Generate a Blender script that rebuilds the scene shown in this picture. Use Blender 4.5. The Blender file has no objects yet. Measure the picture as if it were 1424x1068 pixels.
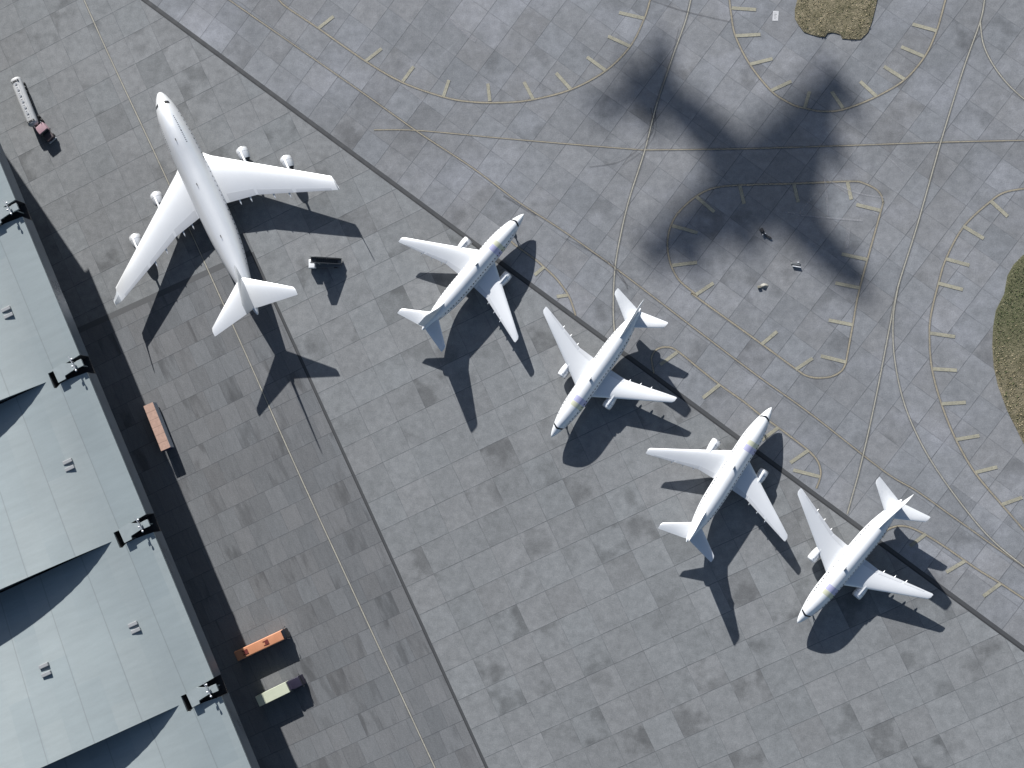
import bpy, bmesh, math, random
from mathutils import Vector, Matrix
random.seed(7)
D = bpy.data
SC = bpy.context.scene
COL = SC.collection
R = math.radians

# ------------------------------------------------------------------ camera
F_PX, CX, CY = 1779.4265, 712.0, 534.0
NAD = (936.644, 622.332)
SUNV = (0.791, -1.910)                     # ground shadow of a 1 m pole
def _cam():
    d = Vector(((NAD[0]-CX)/F_PX, -(NAD[1]-CY)/F_PX, -1.0)).normalized()
    Z = -d
    X = (Vector((1, 0, 0)) - Z*Z.x).normalized()
    Y = Z.cross(X)
    M = Matrix((X, Y, Z))
    return M, 0.17*F_PX*(-(M @ Vector((0, 0, -1))).z)
CM, CH = _cam()
cd = D.cameras.new('camera'); cam = D.objects.new('camera', cd); COL.objects.link(cam)
cam.matrix_world = Matrix.Translation((0, 0, CH)) @ CM.to_4x4()
cd.sensor_width = 36; cd.sensor_fit = 'HORIZONTAL'; cd.lens = 36*F_PX/1424
cd.clip_start = 1; cd.clip_end = 8000
SC.camera = cam

def P(u, v, z=0.0):
    """survey point: where the sight line through photo point (u, v) meets height z"""
    r = CM @ Vector(((u-CX)/F_PX, -(v-CY)/F_PX, -1.0))
    t = (CH-z)/(-r.z)
    return Vector((r.x*t, r.y*t, z))

# ------------------------------------------------------------------ light
w = D.worlds.new('World'); SC.world = w; w.use_nodes = True
nt = w.node_tree
sky = nt.nodes.new('ShaderNodeTexSky'); sky.sky_type = 'NISHITA'; sky.sun_disc = False
to_sun = Vector((-SUNV[0], -SUNV[1], 1)).normalized()
sky.sun_elevation = math.asin(to_sun.z); sky.sun_rotation = math.atan2(to_sun.x, to_sun.y)
nt.links.new(sky.outputs[0], nt.nodes['Background'].inputs[0])
nt.nodes['Background'].inputs[1].default_value = 0.057
ld = D.lights.new('sun', 'SUN'); lo = D.objects.new('sun', ld); COL.objects.link(lo)
ld.energy = 5.0; ld.angle = R(0.5); ld.color = (1.0, 0.985, 0.962)
lo.rotation_euler = (-to_sun).to_track_quat('-Z', 'Y').to_euler()
lo.location = (-100, 300, 300)
SC.view_settings.view_transform = 'Standard'; SC.view_settings.look = 'None'
SC.view_settings.gamma = 1; SC.view_settings.exposure = 1.0
SC.view_settings.use_curve_mapping = False

# ------------------------------------------------------------------ materials
class NT:
    def __init__(s, name):
        s.m = D.materials.new(name); s.m.use_nodes = True
        s.t = s.m.node_tree; s.n = s.t.nodes
        s.b = s.n['Principled BSDF']; s.out = s.n['Material Output']
    def N(s, kind, **kw):
        x = s.n.new(kind)
        for k, v in kw.items(): setattr(x, k, v)
        return x
    def L(s, a, b): s.t.links.new(a, b)
    def put(s, sock, v):
        if isinstance(v, (int, float, tuple)): sock.default_value = v
        else: s.L(v, sock)
    def math(s, op, a, b=None, c=None, clamp=False):
        x = s.N('ShaderNodeMath', operation=op, use_clamp=clamp)
        for i, v in enumerate((a, b, c)):
            if v is not None: s.put(x.inputs[i], v)
        return x.outputs[0]
    def vmath(s, op, a, b=None):
        x = s.N('ShaderNodeVectorMath', operation=op)
        s.put(x.inputs[0], a)
        if b is not None: s.put(x.inputs[1], b)
        return x.outputs[0]
    def noise(s, vec, scale, detail=4, rough=.55):
        x = s.N('ShaderNodeTexNoise'); x.inputs['Scale'].default_value = scale
        x.inputs['Detail'].default_value = detail; x.inputs['Roughness'].default_value = rough
        s.L(vec, x.inputs['Vector']); return x.outputs['Fac']
    def rng(s, v, a, b, c, d, smooth=False):
        x = s.N('ShaderNodeMapRange', interpolation_type='SMOOTHSTEP' if smooth else 'LINEAR')
        s.put(x.inputs[0], v)
        for i, q in enumerate((a, b, c, d)): x.inputs[i+1].default_value = q
        return x.outputs[0]
    def mix(s, f, a, b, mode='MIX'):
        x = s.N('ShaderNodeMix', data_type='RGBA', blend_type=mode)
        s.put(x.inputs[0], f)
        for i, v in ((6, a), (7, b)):
            if isinstance(v, tuple): x.inputs[i].default_value = (*v[:3], 1)
            else: s.L(v, x.inputs[i])
        return x.outputs[2]
    def scalecol(s, col, f):
        x = s.N('ShaderNodeVectorMath', operation='SCALE')
        if isinstance(col, tuple): x.inputs[0].default_value = col
        else: s.L(col, x.inputs[0])
        s.put(x.inputs['Scale'], f); return x.outputs[0]
    def pos(s): return s.N('ShaderNodeNewGeometry').outputs['Position']
    def obj(s): return s.N('ShaderNodeTexCoord').outputs['Object']
    def mapping(s, vec, loc=(0, 0, 0), rot=0, scale=(1, 1, 1), kind='POINT'):
        x = s.N('ShaderNodeMapping', vector_type=kind)
        x.inputs['Location'].default_value = loc; x.inputs['Rotation'].default_value = (0, 0, rot)
        x.inputs['Scale'].default_value = scale
        s.L(vec, x.inputs['Vector']); return x.outputs[0]
    def bump(s, h, strength, dist=.05):
        x = s.N('ShaderNodeBump'); x.inputs['Strength'].default_value = strength
        x.inputs['Distance'].default_value = dist
        s.L(h, x.inputs['Height']); s.L(x.outputs[0], s.b.inputs['Normal'])

def paint(name, col, rough=.45, metal=0.0, var=.06, scale=.8, coat=0.0, grime=0.0, rvar=.15):
    """a painted or bare surface with a little tonal unevenness"""
    k = NT(name); v = k.obj()
    n = k.noise(v, scale, 5); n2 = k.noise(v, scale*9, 3)
    f = k.rng(k.math('ADD', k.math('MULTIPLY', n, .7), k.math('MULTIPLY', n2, .3)), .3, .7, 1-var, 1+var)
    c = k.scalecol(col, f)
    if grime:
        st = k.noise(k.mapping(v, scale=(.25, 2.5, 2.5)), 1.2, 5, .65)
        c = k.mix(k.rng(st, .5, .78, 0, grime), c, (.2, .19, .17))
    k.L(c, k.b.inputs['Base Color'])
    k.put(k.b.inputs['Roughness'], k.rng(n, .3, .7, rough*(1-rvar), min(1, rough*(1+rvar))))
    k.b.inputs['Metallic'].default_value = metal
    k.b.inputs['Coat Weight'].default_value = coat
    return k.m

def slabs(name, origin, ang, size, base, warm, stagger=0.0, streak=None, dusty=0.0, tone=.10, dark=.3):
    """concrete slabs: joints, slab-to-slab tone, stains that stop at slab edges, grain, dust"""
    k = NT(name); p = k.pos()
    t = k.mapping(p, loc=(origin[0], origin[1], 0), rot=ang, scale=(size[0], size[1], 1), kind='TEXTURE')
    sx = k.N('ShaderNodeSeparateXYZ'); k.L(t, sx.inputs[0])
    U, V = sx.outputs[0], sx.outputs[1]
    if stagger:
        U = k.math('ADD', U, k.math('MULTIPLY', k.math('FLOOR', V), stagger))
    cu, cv = k.math('FLOOR', U), k.math('FLOOR', V)
    cc = k.N('ShaderNodeCombineXYZ'); k.L(cu, cc.inputs[0]); k.L(cv, cc.inputs[1])
    wn = k.N('ShaderNodeTexWhiteNoise', noise_dimensions='3D'); k.L(cc.outputs[0], wn.inputs['Vector'])
    wv, wc = wn.outputs['Value'], wn.outputs['Color']
    ws = k.N('ShaderNodeSeparateColor'); k.L(wc, ws.inputs[0])
    # slab tone
    f = k.rng(wv, 0, 1, 1-tone, 1+tone)
    f = k.math('MULTIPLY', f, k.rng(ws.outputs[0], .90, .985, 1, 1-dark*.6))
    # stains confined to one slab
    off = k.vmath('MULTIPLY', wc, (90.0, 90.0, 90.0))
    pv = p if streak is None else k.mapping(p, rot=-streak, scale=(2.6, .55, 1))
    if streak is not None:
        pv = k.mapping(k.mapping(p, rot=-streak), scale=(2.4, .6, 1))
    st = k.noise(k.vmath('ADD', pv, off), .16, 3, .5)
    stm = k.math('MULTIPLY', k.rng(st, .46, .66, 0, 1, True), k.rng(ws.outputs[1], .50, .95, 0, 1))
    f = k.math('MULTIPLY', f, k.rng(stm, 0, 1, 1, 1-dark))
    mid = k.noise(k.vmath('ADD', pv, off), .55, 7, .66)
    f = k.math('MULTIPLY', f, k.rng(mid, .28, .72, *((.82, 1.18) if streak is None else (.89, 1.11))))
    fine = k.noise(p, 3.2, 5, .75)
    f = k.math('MULTIPLY', f, k.rng(fine, .25, .75, .80, 1.20))
    speck = k.noise(p, 7.5, 2, .6)
    f = k.math('MULTIPLY', f, k.rng(speck, .3, .7, .86, 1.14))
    big = k.noise(p, .018, 3, .5)
    f = k.math('MULTIPLY', f, k.rng(big, .3, .7, .93, 1.07))
    col = k.mix(k.rng(k.math('ADD', k.math('MULTIPLY', ws.outputs[2], .6), k.math('MULTIPLY', mid, .5)), .3, .8, 0, 1), base, warm)
    if dusty:
        du = k.noise(k.mapping(p, rot=.5, scale=(1, 1.7, 1)), .045, 6, .6)
        col = k.mix(k.rng(du, .48, .72, 0, dusty), col, (.235, .242, .268))
        sc2 = k.noise(k.mapping(k.mapping(p, rot=-.75), scale=(.18, 3.2, 1)), .5, 4, .6)
        col = k.mix(k.rng(sc2, .60, .74, 0, dusty*.45), col, (.27, .275, .30))
    col = k.scalecol(col, f)
    # joints (a darker groove with a paler rim on one side)
    def joint(W, size, wd, soft):
        fr = k.math('FRACT', W)
        dd = k.math('MULTIPLY', k.math('MINIMUM', fr, k.math('SUBTRACT', 1.0, fr)), size)
        return k.rng(dd, wd*.35, wd, 1, 0), fr
    jw = k.noise(p, .35, 3)
    jl, frv = joint(V, size[1], .14, 0)
    js, fru = joint(U, size[0], .125, 0)
    rim = k.math('MULTIPLY', k.rng(frv, .0, .05, 1, 0), .12)
    col = k.scalecol(col, k.math('ADD', 1.0, rim))
    jm = k.math('MAXIMUM', k.math('MULTIPLY', jl, k.rng(jw, .3, .7, .32, .78)), k.math('MULTIPLY', js, k.rng(jw, .35, .7, .12, .5)))
    col = k.mix(jm, col, (.045, .048, .054))
    k.L(col, k.b.inputs['Base Color'])
    k.b.inputs['Roughness'].default_value = .88
    k.b.inputs['Specular IOR Level'].default_value = .25
    k.bump(fine, .35, .03)
    return k.m

def marking(name, col, worn=.5, alpha=1.0, scale=.6):
    """road paint worn through in patches"""
    k = NT(name); p = k.pos()
    n = k.noise(p, scale, 6, .7); n2 = k.noise(p, .07, 3)
    a = k.rng(k.math('ADD', k.math('MULTIPLY', n, .6), k.math('MULTIPLY', n2, .4)), .5-.22*worn, .5+.25, alpha, alpha*(1-worn))
    k.L(k.scalecol(col, k.rng(k.noise(p, 2.5, 3), .3, .7, .85, 1.15)), k.b.inputs['Base Color'])
    k.b.inputs['Roughness'].default_value = .8
    k.L(a, k.b.inputs['Alpha'])
    return k.m

M = {}
M['white'] = paint('white_aircraft_paint', (.66, .67, .68), .46, .35, var=.01, scale=.25, grime=.03)
M['wing'] = paint('white_wing_paint', (.62, .632, .645), .5, .5, var=.008, scale=.3, grime=.03, rvar=.01)
M['flap'] = paint('control_surface_paint', (.52, .53, .545), .5, .45, var=.01, rvar=.01)
M['pale'] = paint('pale_grey_paint', (.46, .47, .48), .4, var=.04)
M['silver'] = paint('bare_metal', (.40, .41, .43), .42, .7, var=.05)
M['dark'] = paint('dark_metal', (.03, .031, .034), .5, .3)
M['tyre'] = paint('rubber', (.02, .02, .021), .85)
M['glass'] = paint('dark_glass', (.012, .014, .018), .12)
M['line'] = paint('panel_grey', (.42, .43, .45), .5)
M['roof'] = None
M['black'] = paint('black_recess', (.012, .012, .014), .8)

def fuselage_mat(name, side=None, metal=.08, base=(.60, .612, .625), rough=.42):
    k = NT(name); v = k.obj()
    s = k.N('ShaderNodeSeparateXYZ'); k.L(v, s.inputs[0])
    n = k.noise(k.mapping(v, scale=(.35, 1, 1)), .8, 5)
    col = k.scalecol(base, k.rng(n, .3, .7, .975, 1.02))
    fr = k.math('FRACT', k.math('MULTIPLY', s.outputs[0], 1/2.9))
    col = k.mix(k.rng(fr, .0, .022, .16, 0), col, (.3, .31, .33))      # skin panel joints
    st = k.noise(k.mapping(v, scale=(.12, 2.2, 2.2)), 1.0, 5, .6)
    col = k.mix(k.rng(st, .52, .8, 0, .14), col, (.36, .36, .37))
    if side:
        def band(a, b):
            return k.math('MULTIPLY', k.math('GREATER_THAN', s.outputs[0], a), k.math('LESS_THAN', s.outputs[0], b))
        y = k.math('MULTIPLY', s.outputs[1], float(side))
        m = k.math('MULTIPLY', k.rng(y, -.75, -.55, 0, 1), k.math('GREATER_THAN', s.outputs[2], 3.7))  # stripes left off the sunlit half, its burnt-out glare put into the colour
        col = k.mix(k.math('MULTIPLY', band(-10.1, -8.95), k.math('MULTIPLY', m, .62)), col, (.40, .40, .20))
        col = k.mix(k.math('MULTIPLY', band(-11.6, -10.15), k.math('MULTIPLY', m, .62)), col, (.24, .23, .46))
    k.L(col, k.b.inputs['Base Color']); k.b.inputs['Roughness'].default_value = rough
    k.b.inputs['Metallic'].default_value = metal
    return k.m

# ------------------------------------------------------------------ mesh helpers
class MB:
    def __init__(s): s.v = []; s.f = []; s.mi = []
    def add(s, vs, fs, m=0):
        o = len(s.v); s.v += [tuple(q) for q in vs]
        s.f += [tuple(i+o for i in f) for f in fs]; s.mi += [m]*len(fs)
        return s
    def loft(s, rings, cap0=True, cap1=True, closed=True, m=0):
        n = len(rings[0]); vs = [q for r in rings for q in r]; fs = []
        for i in range(len(rings)-1):
            for j in range(n if closed else n-1):
                a = i*n+j; b = i*n+(j+1) % n
                fs.append((a, b, b+n, a+n))
        if cap0: fs.append(tuple(range(n))[::-1])
        if cap1: fs.append(tuple((len(rings)-1)*n+j for j in range(n)))
        return s.add(vs, fs, m)
    def lathe_x(s, prof, cy, cz, n=24, m=0, cap0=False, cap1=False):
        rings = [[(x, cy+r*math.cos(2*math.pi*j/n), cz+r*math.sin(2*math.pi*j/n)) for j in range(n)] for x, r in prof]
        return s.loft(rings, cap0, cap1, m=m)
    def lathe_y(s, prof, cx, cz, n=18, m=0):
        rings = [[(cx+r*math.sin(2*math.pi*j/n), y, cz+r*math.cos(2*math.pi*j/n)) for j in range(n)] for y, r in prof]
        return s.loft(rings, True, True, m=m)
    def tube(s, a, b, r, n=10, r2=None, m=0):
        a = Vector(a); b = Vector(b); d = (b-a).normalized()
        u = d.orthogonal().normalized(); q = d.cross(u); r2 = r if r2 is None else r2
        rg = lambda c, rr: [c+rr*(math.cos(2*math.pi*j/n)*u+math.sin(2*math.pi*j/n)*q) for j in range(n)]
        return s.loft([rg(a, r), rg(b, r2)], m=m)
    def box(s, x0, x1, y0, y1, z0, z1, bev=0.0, m=0, seg=2, taper=None):
        bm = bmesh.new(); bmesh.ops.create_cube(bm, size=1)
        for v in bm.verts:
            v.co = Vector((x0+(v.co.x+.5)*(x1-x0), y0+(v.co.y+.5)*(y1-y0), z0+(v.co.z+.5)*(z1-z0)))
            if taper: v.co = Vector(taper(v.co))
        if bev: bmesh.ops.bevel(bm, geom=bm.edges[:], offset=bev, segments=seg, profile=.6, affect='EDGES')
        bm.verts.index_update()
        s.add([v.co[:] for v in bm.verts], [[v.index for v in f.verts] for f in bm.faces], m)
        bm.free(); return s
    def prism(s, pts, z0, z1, m=0):
        n = len(pts)
        vs = [(p[0], p[1], z0) for p in pts]+[(p[0], p[1], z1) for p in pts]
        fs = [tuple(range(n))[::-1], tuple(range(n, 2*n))]+[(i, (i+1) % n, n+(i+1) % n, n+i) for i in range(n)]
        return s.add(vs, fs, m)
    def build(s, name, mats, parent=None, smooth=None, xf=None):
        me = D.meshes.new(name)
        vs = s.v if xf is None else [tuple(xf @ Vector(q)) for q in s.v]
        me.from_pydata(vs, [], s.f)
        if not isinstance(mats, (list, tuple)): mats = [mats]
        for m_ in mats: me.materials.append(m_)
        for p_, i in zip(me.polygons, s.mi): p_.material_index = i
        bm = bmesh.new(); bm.from_mesh(me)
        bmesh.ops.recalc_face_normals(bm, faces=bm.faces[:]); bm.to_mesh(me); bm.free()
        if smooth is not None:
            for p_ in me.polygons: p_.use_smooth = True
            me.set_sharp_from_angle(angle=R(smooth))
        o = D.objects.new(name, me); COL.objects.link(o)
        if parent: o.parent = parent
        return o

def tag(o, label=None, cat=None, group=None, kind=None):
    if label: o['label'] = label
    if cat: o['category'] = cat
    if group: o['group'] = group
    if kind: o['kind'] = kind
    return o
def thing(name, label, cat, loc=(0, 0, 0), rz=0.0, group=None):
    o = D.objects.new(name, None); COL.objects.link(o); o.empty_display_size = 1
    o.location = loc; o.rotation_euler = (0, 0, rz)
    return tag(o, label, cat, group)
def copy_tree(o, parent=None, skip=()):
    c = o.copy(); COL.objects.link(c)
    if parent: c.parent = parent
    for ch in list(o.children):
        if ch.name.split('.')[0] not in skip: copy_tree(ch, c, skip)
    return c
def frame(a, b, z):
    """origin below a, heading a->b, length, for two surveyed points at height z"""
    A = P(*a, z); B = P(*b, z); d = B-A
    return Vector((A.x, A.y, 0)), math.atan2(d.y, d.x), d.length

# ------------------------------------------------------------------ ground
def poly_obj(name, pts, z, mat, kind='structure'):
    m = MB(); m.add([(p[0], p[1], z) for p in pts], [tuple(range(len(pts)))])
    o = m.build(name, mat)
    if o.data.polygons[0].normal.z < 0: o.data.flip_normals()
    return tag(o, kind=kind)

A_ANG = R(53.0); B_ANG = R(25.3)
m_taxi = slabs('taxiway_concrete', (-62.63, 102.4), A_ANG, (6.65, 6.93), (.146, .153, .164), (.152, .155, .162), dusty=.5, tone=.075, dark=.28)
m_apron = slabs('apron_concrete', (-52.83, -20.11), B_ANG, (7.45, 7.28), (.147, .154, .159), (.150, .154, .158), tone=.065, dark=.37)
m_stand = slabs('stand_concrete', (-84.0, -23.0), B_ANG, (4.3, 5.75), (.112, .117, .123), (.117, .119, .123), stagger=.37, streak=R(25), tone=.10, dark=.36)

S_ = 3000
poly_obj('ground', [(-S_, -S_), (S_, -S_), (S_, S_), (-S_, S_)], 0, m_taxi)
d0, d1 = P(201, 0), P(1424, 902.5)
dd = (d1-d0).normalized(); dn = Vector((dd.y, -dd.x, 0))      # to the lower left
if dn.x > 0: dn = -dn
poly_obj('apron', [d0-dd*1500, d1+dd*1500, d1+dd*1500+dn*2600, d0-dd*1500+dn*2600], .010, m_apron)
s0, s1 = P(372, 398), P(677, 1068); sd = (s1-s0).normalized()
c0, c1 = P(113, 458), P(310, 369); cdv = (c0-c1).normalized()
# corner where the two drains meet
den = sd.x*cdv.y-sd.y*cdv.x
tt = ((c1.x-s0.x)*cdv.y-(c1.y-s0.y)*cdv.x)/den
K = s0+sd*tt
poly_obj('stand', [K, K+sd*900, K+sd*900+cdv*900, K+cdv*900], .020, m_stand)

def ribbon(mb, pts, wd, z, m=0):
    n = len(pts); L_, R_ = [], []
    for i in range(n):
        a = pts[max(0, i-1)]; b = pts[min(n-1, i+1)]
        t = (b-a); t.z = 0; t.normalize(); q = Vector((-t.y, t.x, 0))
        L_.append((pts[i].x+q.x*wd/2, pts[i].y+q.y*wd/2, z)); R_.append((pts[i].x-q.x*wd/2, pts[i].y-q.y*wd/2, z))
    mb.add(L_+R_, [(n+i, n+i+1, i+1, i) for i in range(n-1)], m)
def spline(px, step=10):
    w_ = [P(*q) for q in px]
    if len(w_) == 2: return w_
    out = []
    for i in range(len(w_)-1):
        a = w_[max(0, i-1)]; b = w_[i]; c = w_[i+1]; d = w_[min(len(w_)-1, i+2)]
        for j in range(step):
            t = j/step
            out.append(.5*((2*b)+(-a+c)*t+(2*a-5*b+4*c-d)*t*t+(-a+3*b-3*c+d)*t**3))
    out.append(w_[-1]); return out
def extend(pts, a=0, b=0):
    pts = list(pts)
    if a: pts.insert(0, pts[0]+(pts[0]-pts[1]).normalized()*a)
    if b: pts.append(pts[-1]+(pts[-1]-pts[-2]).normalized()*b)
    return pts

m_drain = paint('drain_channel', (.036, .038, .041), .85, var=.14, scale=.5)
m_drain2 = paint('drain_edge', (.019, .020, .022), .85, var=.12, scale=.5)
m_drain3 = paint('old_drain', (.068, .07, .073), .88, var=.16, scale=.5)
mb = MB(); ribbon(mb, [d0-dd*900, d1+dd*900], 1.15, .030, 0)
sh = dn*.38; ribbon(mb, [d0-dd*900+sh, d1+dd*900+sh], .32, .036, 1)
tag(mb.build('drain_channel', [m_drain, m_drain2]), kind='structure')
mb = MB(); ribbon(mb, [K-sd*0, K+sd*600], .75, .030, 0); ribbon(mb, [K+Vector((-.25, -.1, 0)), K+sd*600+Vector((-.25, -.1, 0))], .2, .036, 1)
tag(mb.build('drain_channel', [m_drain, m_drain2]), kind='structure')
mb = MB(); ribbon(mb, [K, K+cdv*600], 1.45, .028, 0)
tag(mb.build('drain_channel', [m_drain3]), kind='structure')

m_cream = marking('cream_line_paint', (.29, .275, .23), .5, 1.0)
m_tan = marking('tan_line_paint', (.265, .232, .17), .6, .9)
m_tick = marking('tick_paint', (.275, .26, .20), .5, .9)
m_edge = marking('tar_line', (.07, .07, .07), .8, .45)
m_skid = marking('tyre_rubber_mark', (.05, .05, .055), .75, .45, .3)
m_scuff = marking('pale_scuff', (.30, .30, .32), .85, .35, .25)

def line(name, px, w_in=.24, w_out=.7, mi=None, ext=(0, 0), double=False, z=.045):
    pts = extend(spline(px), *ext)
    mb = MB(); ribbon(mb, pts, w_out, z, 1)
    ribbon(mb, pts, w_in, z+.008, 0)
    return tag(mb.build(name, [mi or m_cream, m_edge]), kind='structure')

line('taxi_line', [(117, 0), (153, 80), (230, 245), (335, 477), (430, 690), (605, 1068)], .26, .62, ext=(200, 200))
line('taxi_line', [(319, 0), (500, 126), (582.6, 184.4), (657.5, 233.7), (721.4, 281.2), (778, 317.7), (854.5, 372), (969, 459), (1050, 520), (1130, 577.5), (1229, 655), (1275, 683), (1330, 722), (1382, 759), (1424, 788)], .24, .7, ext=(200, 200), mi=m_tan, z=.05)
line('taxi_line', [(520, 180.6), (582, 181.5), (692, 191.7), (800, 201), (893, 208.5)], .22, .5, mi=m_tan, z=.055)
line('taxi_line', [(893, 208.5), (1030, 207), (1160, 203), (1308, 197.8), (1424, 195.2)], .22, .62, ext=(0, 200), mi=m_tan, z=.06)
line('taxi_line', [(960.5, 0), (953, 30), (935, 80), (912.8, 146.7), (896.7, 209), (876.6, 271.5), (864.5, 319.8), (855.3, 372.2), (852.8, 428), (854.5, 462)], .25, .85, ext=(200, 0), z=.065)
line('taxi_line', [(1369, 0), (1363, 30), (1340, 95), (1311.7, 185.8), (1299.7, 227.7), (1274.2, 317.6), (1248.8, 398.7), (1238, 450), (1224, 522.8), (1210, 590), (1196, 650), (1185, 690), (1178, 715)], .25, .8, ext=(200, 0), z=.07)
line('taxi_line', [(1363, 30), (1367, 60), (1379, 87), (1398.6, 113.9), (1424, 137.8), (1470, 172)], .24, .68, z=.075)
line('taxi_line', [(1248.8, 398.7), (1242, 443), (1243.9, 498), (1256.3, 557.5), (1278.6, 612), (1308.4, 661.8), (1353, 721.3), (1387.8, 758.5), (1430, 792)], .24, .68, z=.08)

def Z(sc, ox, oy): return lambda pts: [(x/sc+ox, y/sc+oy) for x, y in pts]
za, zb, zc, zd, ze = Z(2.738, 400, 0), Z(3.337, 1000, 0), Z(2.484, 780, 30), Z(2.015, 1224, 230), Z(4.109, 900, 400)
zf, zg, zh, zi = Z(5.342, 720, 330), Z(4.854, 960, 500), Z(4.853, 1220, 640), Z(4.853, 1220, 640)
def bay_marking(path, ticks, ext=(0, 0), z=.05):
    pts = extend(spline(path), *ext)
    mb = MB(); ribbon(mb, pts, .72, z, 1); ribbon(mb, pts, .34, z+.008, 0)
    for a, b in ticks:
        A, B = P(*a), P(*b)
        ribbon(mb, [A, B], .92, z+.014, 1)
        ribbon(mb, [A, B], .78, z+.020, 2)
    return tag(mb.build('stand_marking', [m_tan, m_edge, m_tick]), kind='structure')
def tk(f, *pairs): return [tuple(f(q)) for q in pairs]

bay_marking([(388, 0)]+za([(0, 30), (120, 110), (300, 235), (440, 315), (590, 368), (700, 388), (830, 390), (940, 378), (1080, 340), (1210, 270), (1305, 175), (1358, 70), (1380, 0)]),
    tk(za, [(118, 107), (175, 62)], [(298, 232), (358, 185)], [(438, 310), (480, 253)], [(593, 368), (614, 305)], [(770, 385), (762, 318)], [(935, 378), (900, 312)], [(1078, 340), (1022, 278)], [(1210, 268), (1140, 217)], [(1305, 177), (1220, 138)], [(1358, 70), (1262, 48)]), (60, 30))
bay_marking(zb([(48, 0), (55, 60), (75, 165), (140, 295), (240, 420), (330, 480), (395, 502), (480, 517), (580, 507), (730, 448), (860, 370), (955, 260), (1010, 140), (1050, 0)]),
    tk(zb, [(58, 37), (172, 45)], [(78, 166), (192, 160)], [(145, 298), (248, 272)], [(243, 420), (335, 377)], [(397, 500), (420, 425)], [(575, 502), (522, 425)], [(730, 447), (655, 378)], [(860, 368), (765, 308)], [(950, 262), (845, 217)], [(1010, 143), (897, 112)]), (40, 40))
loop = ze([(1135, 430), (1175, 210), (1215, 0)])+zc([(1105, 655), (1112, 620), (1095, 585), (1050, 560), (1000, 552), (800, 560), (620, 565), (530, 575), (470, 602), (410, 655), (380, 705), (368, 770), (380, 840), (410, 895), (470, 945)])+ze([(270, 45), (610, 290), (850, 465), (910, 503), (970, 515), (1050, 508), (1110, 475), (1135, 430)])
bay_marking(loop, tk(zc, [(468, 605), (530, 658)], [(385, 705), (472, 730)], [(385, 842), (470, 832)], [(467, 943), (527, 903)], [(618, 567), (633, 630)], [(805, 562), (820, 625)], [(990, 555), (1003, 615)], [(1105, 653), (1020, 632)], [(1058, 822), (970, 803)], [(1032, 920), (948, 903)])
    + tk(ze, [(655, 323), (742, 250)], [(848, 468), (945, 403)], [(1135, 425), (992, 390)], [(1175, 213), (1037, 185)]))
bay_marking(zd([(403, 65), (350, 75), (310, 100), (235, 170), (185, 260), (162, 335), (142, 420), (138, 480), (145, 570), (172, 670), (212, 768), (265, 860), (340, 950), (403, 1022)]),
    tk(zd, [(310, 100), (357, 143)], [(232, 170), (290, 205)], [(185, 262), (250, 280)], [(162, 330), (232, 348)], [(140, 470), (210, 480)], [(148, 570), (215, 574)], [(172, 668), (240, 664)], [(213, 768), (278, 757)], [(267, 860), (328, 845)], [(342, 950), (398, 930)]), (30, 60))
bay_marking(zf([(-60, 20), (0, 72), (130, 165), (200, 225), (270, 290), (340, 375), (390, 460), (430, 580)]), tk(zf, [(195, 220), (125, 280)], [(370, 430), (290, 440)]))
bay_marking(zf([(1012, 1010), (1000, 950), (995, 890), (1030, 835), (1100, 815), (1180, 840)])+ze([(300, 465), (415, 555), (550, 650), (640, 722), (750, 800), (850, 875), (920, 930), (970, 985), (990, 1040)])+zg([(875, 800), (850, 870)]),
    tk(ze, [(172, 368), (75, 440)], [(415, 553), (318, 630)], [(748, 800), (655, 870)], [(920, 930), (818, 1000)])+tk(zg, [(872, 790), (695, 745)]))
bay_marking(zh([(30, 520), (60, 475), (110, 450), (170, 443), (240, 460), (330, 505), (450, 580), (580, 670), (690, 745), (830, 830), (990, 935)]),
    tk(zh, [(328, 497), (220, 580)], [(590, 680), (465, 755)], [(830, 832), (715, 918)]), (0, 60))

mb = MB()
for px, wd in (([(905, 150), (908, 180), (890, 205), (860, 225), (820, 232)], .22), ([(911, 155), (911, 185), (895, 208), (866, 229)], .18),
               ([(846, 362), (858, 380), (868, 392), (873, 402)], .3), ([(850, 362), (862, 380), (873, 398)], .22),
               ([(786, 331), (815, 346), (846, 366)], .3), ([(700, 272), (720, 284), (745, 299)], .45),
               ([(905, 0), (950, 15), (1005, 28), (1016, 30)], .28), ([(944, 40), (930, 92), (914, 142)], .16)):
    ribbon(mb, spline(px), wd, .09)
tag(mb.build('tyre_mark', m_skid), kind='structure')
mb = MB()
for px, wd in (([(1112, 300), (1120, 286), (1135, 270)], .5), ([(1090, 295), (1130, 301), (1200, 307)], .4), ([(1180, 318), (1178, 345)], .8), ([(1146, 240), (1150, 275), (1152, 300)], .5),
               ([(625, 25), (655, 52), (662, 56)], 1.0), ([(1230, 215), (1245, 228), (1256, 240)], .3), ([(1150, 250), (1190, 268), (1230, 275)], .35)):
    ribbon(mb, spline(px), wd, .094)
tag(mb.build('scuff_mark', m_scuff), kind='structure')
mb = MB()
q = [P(1075, 15), P(1083, 15.5), P(1082, 29), P(1074, 29)]
mb.add([(a.x, a.y, .05) for a in q], [(0, 1, 2, 3)])
for i in range(5):
    a = q[0].lerp(q[3], .2+.14*i); b = q[1].lerp(q[2], .2+.14*i)
    ribbon(mb, [a.lerp(b, .25), a.lerp(b, .55+.2*(i % 2))], .14, .056, 1)
tag(mb.build('pale_ground_panel', [marking('pale_panel_paint', (.42, .42, .43), .2, .9), m_edge]), kind='structure')

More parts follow.
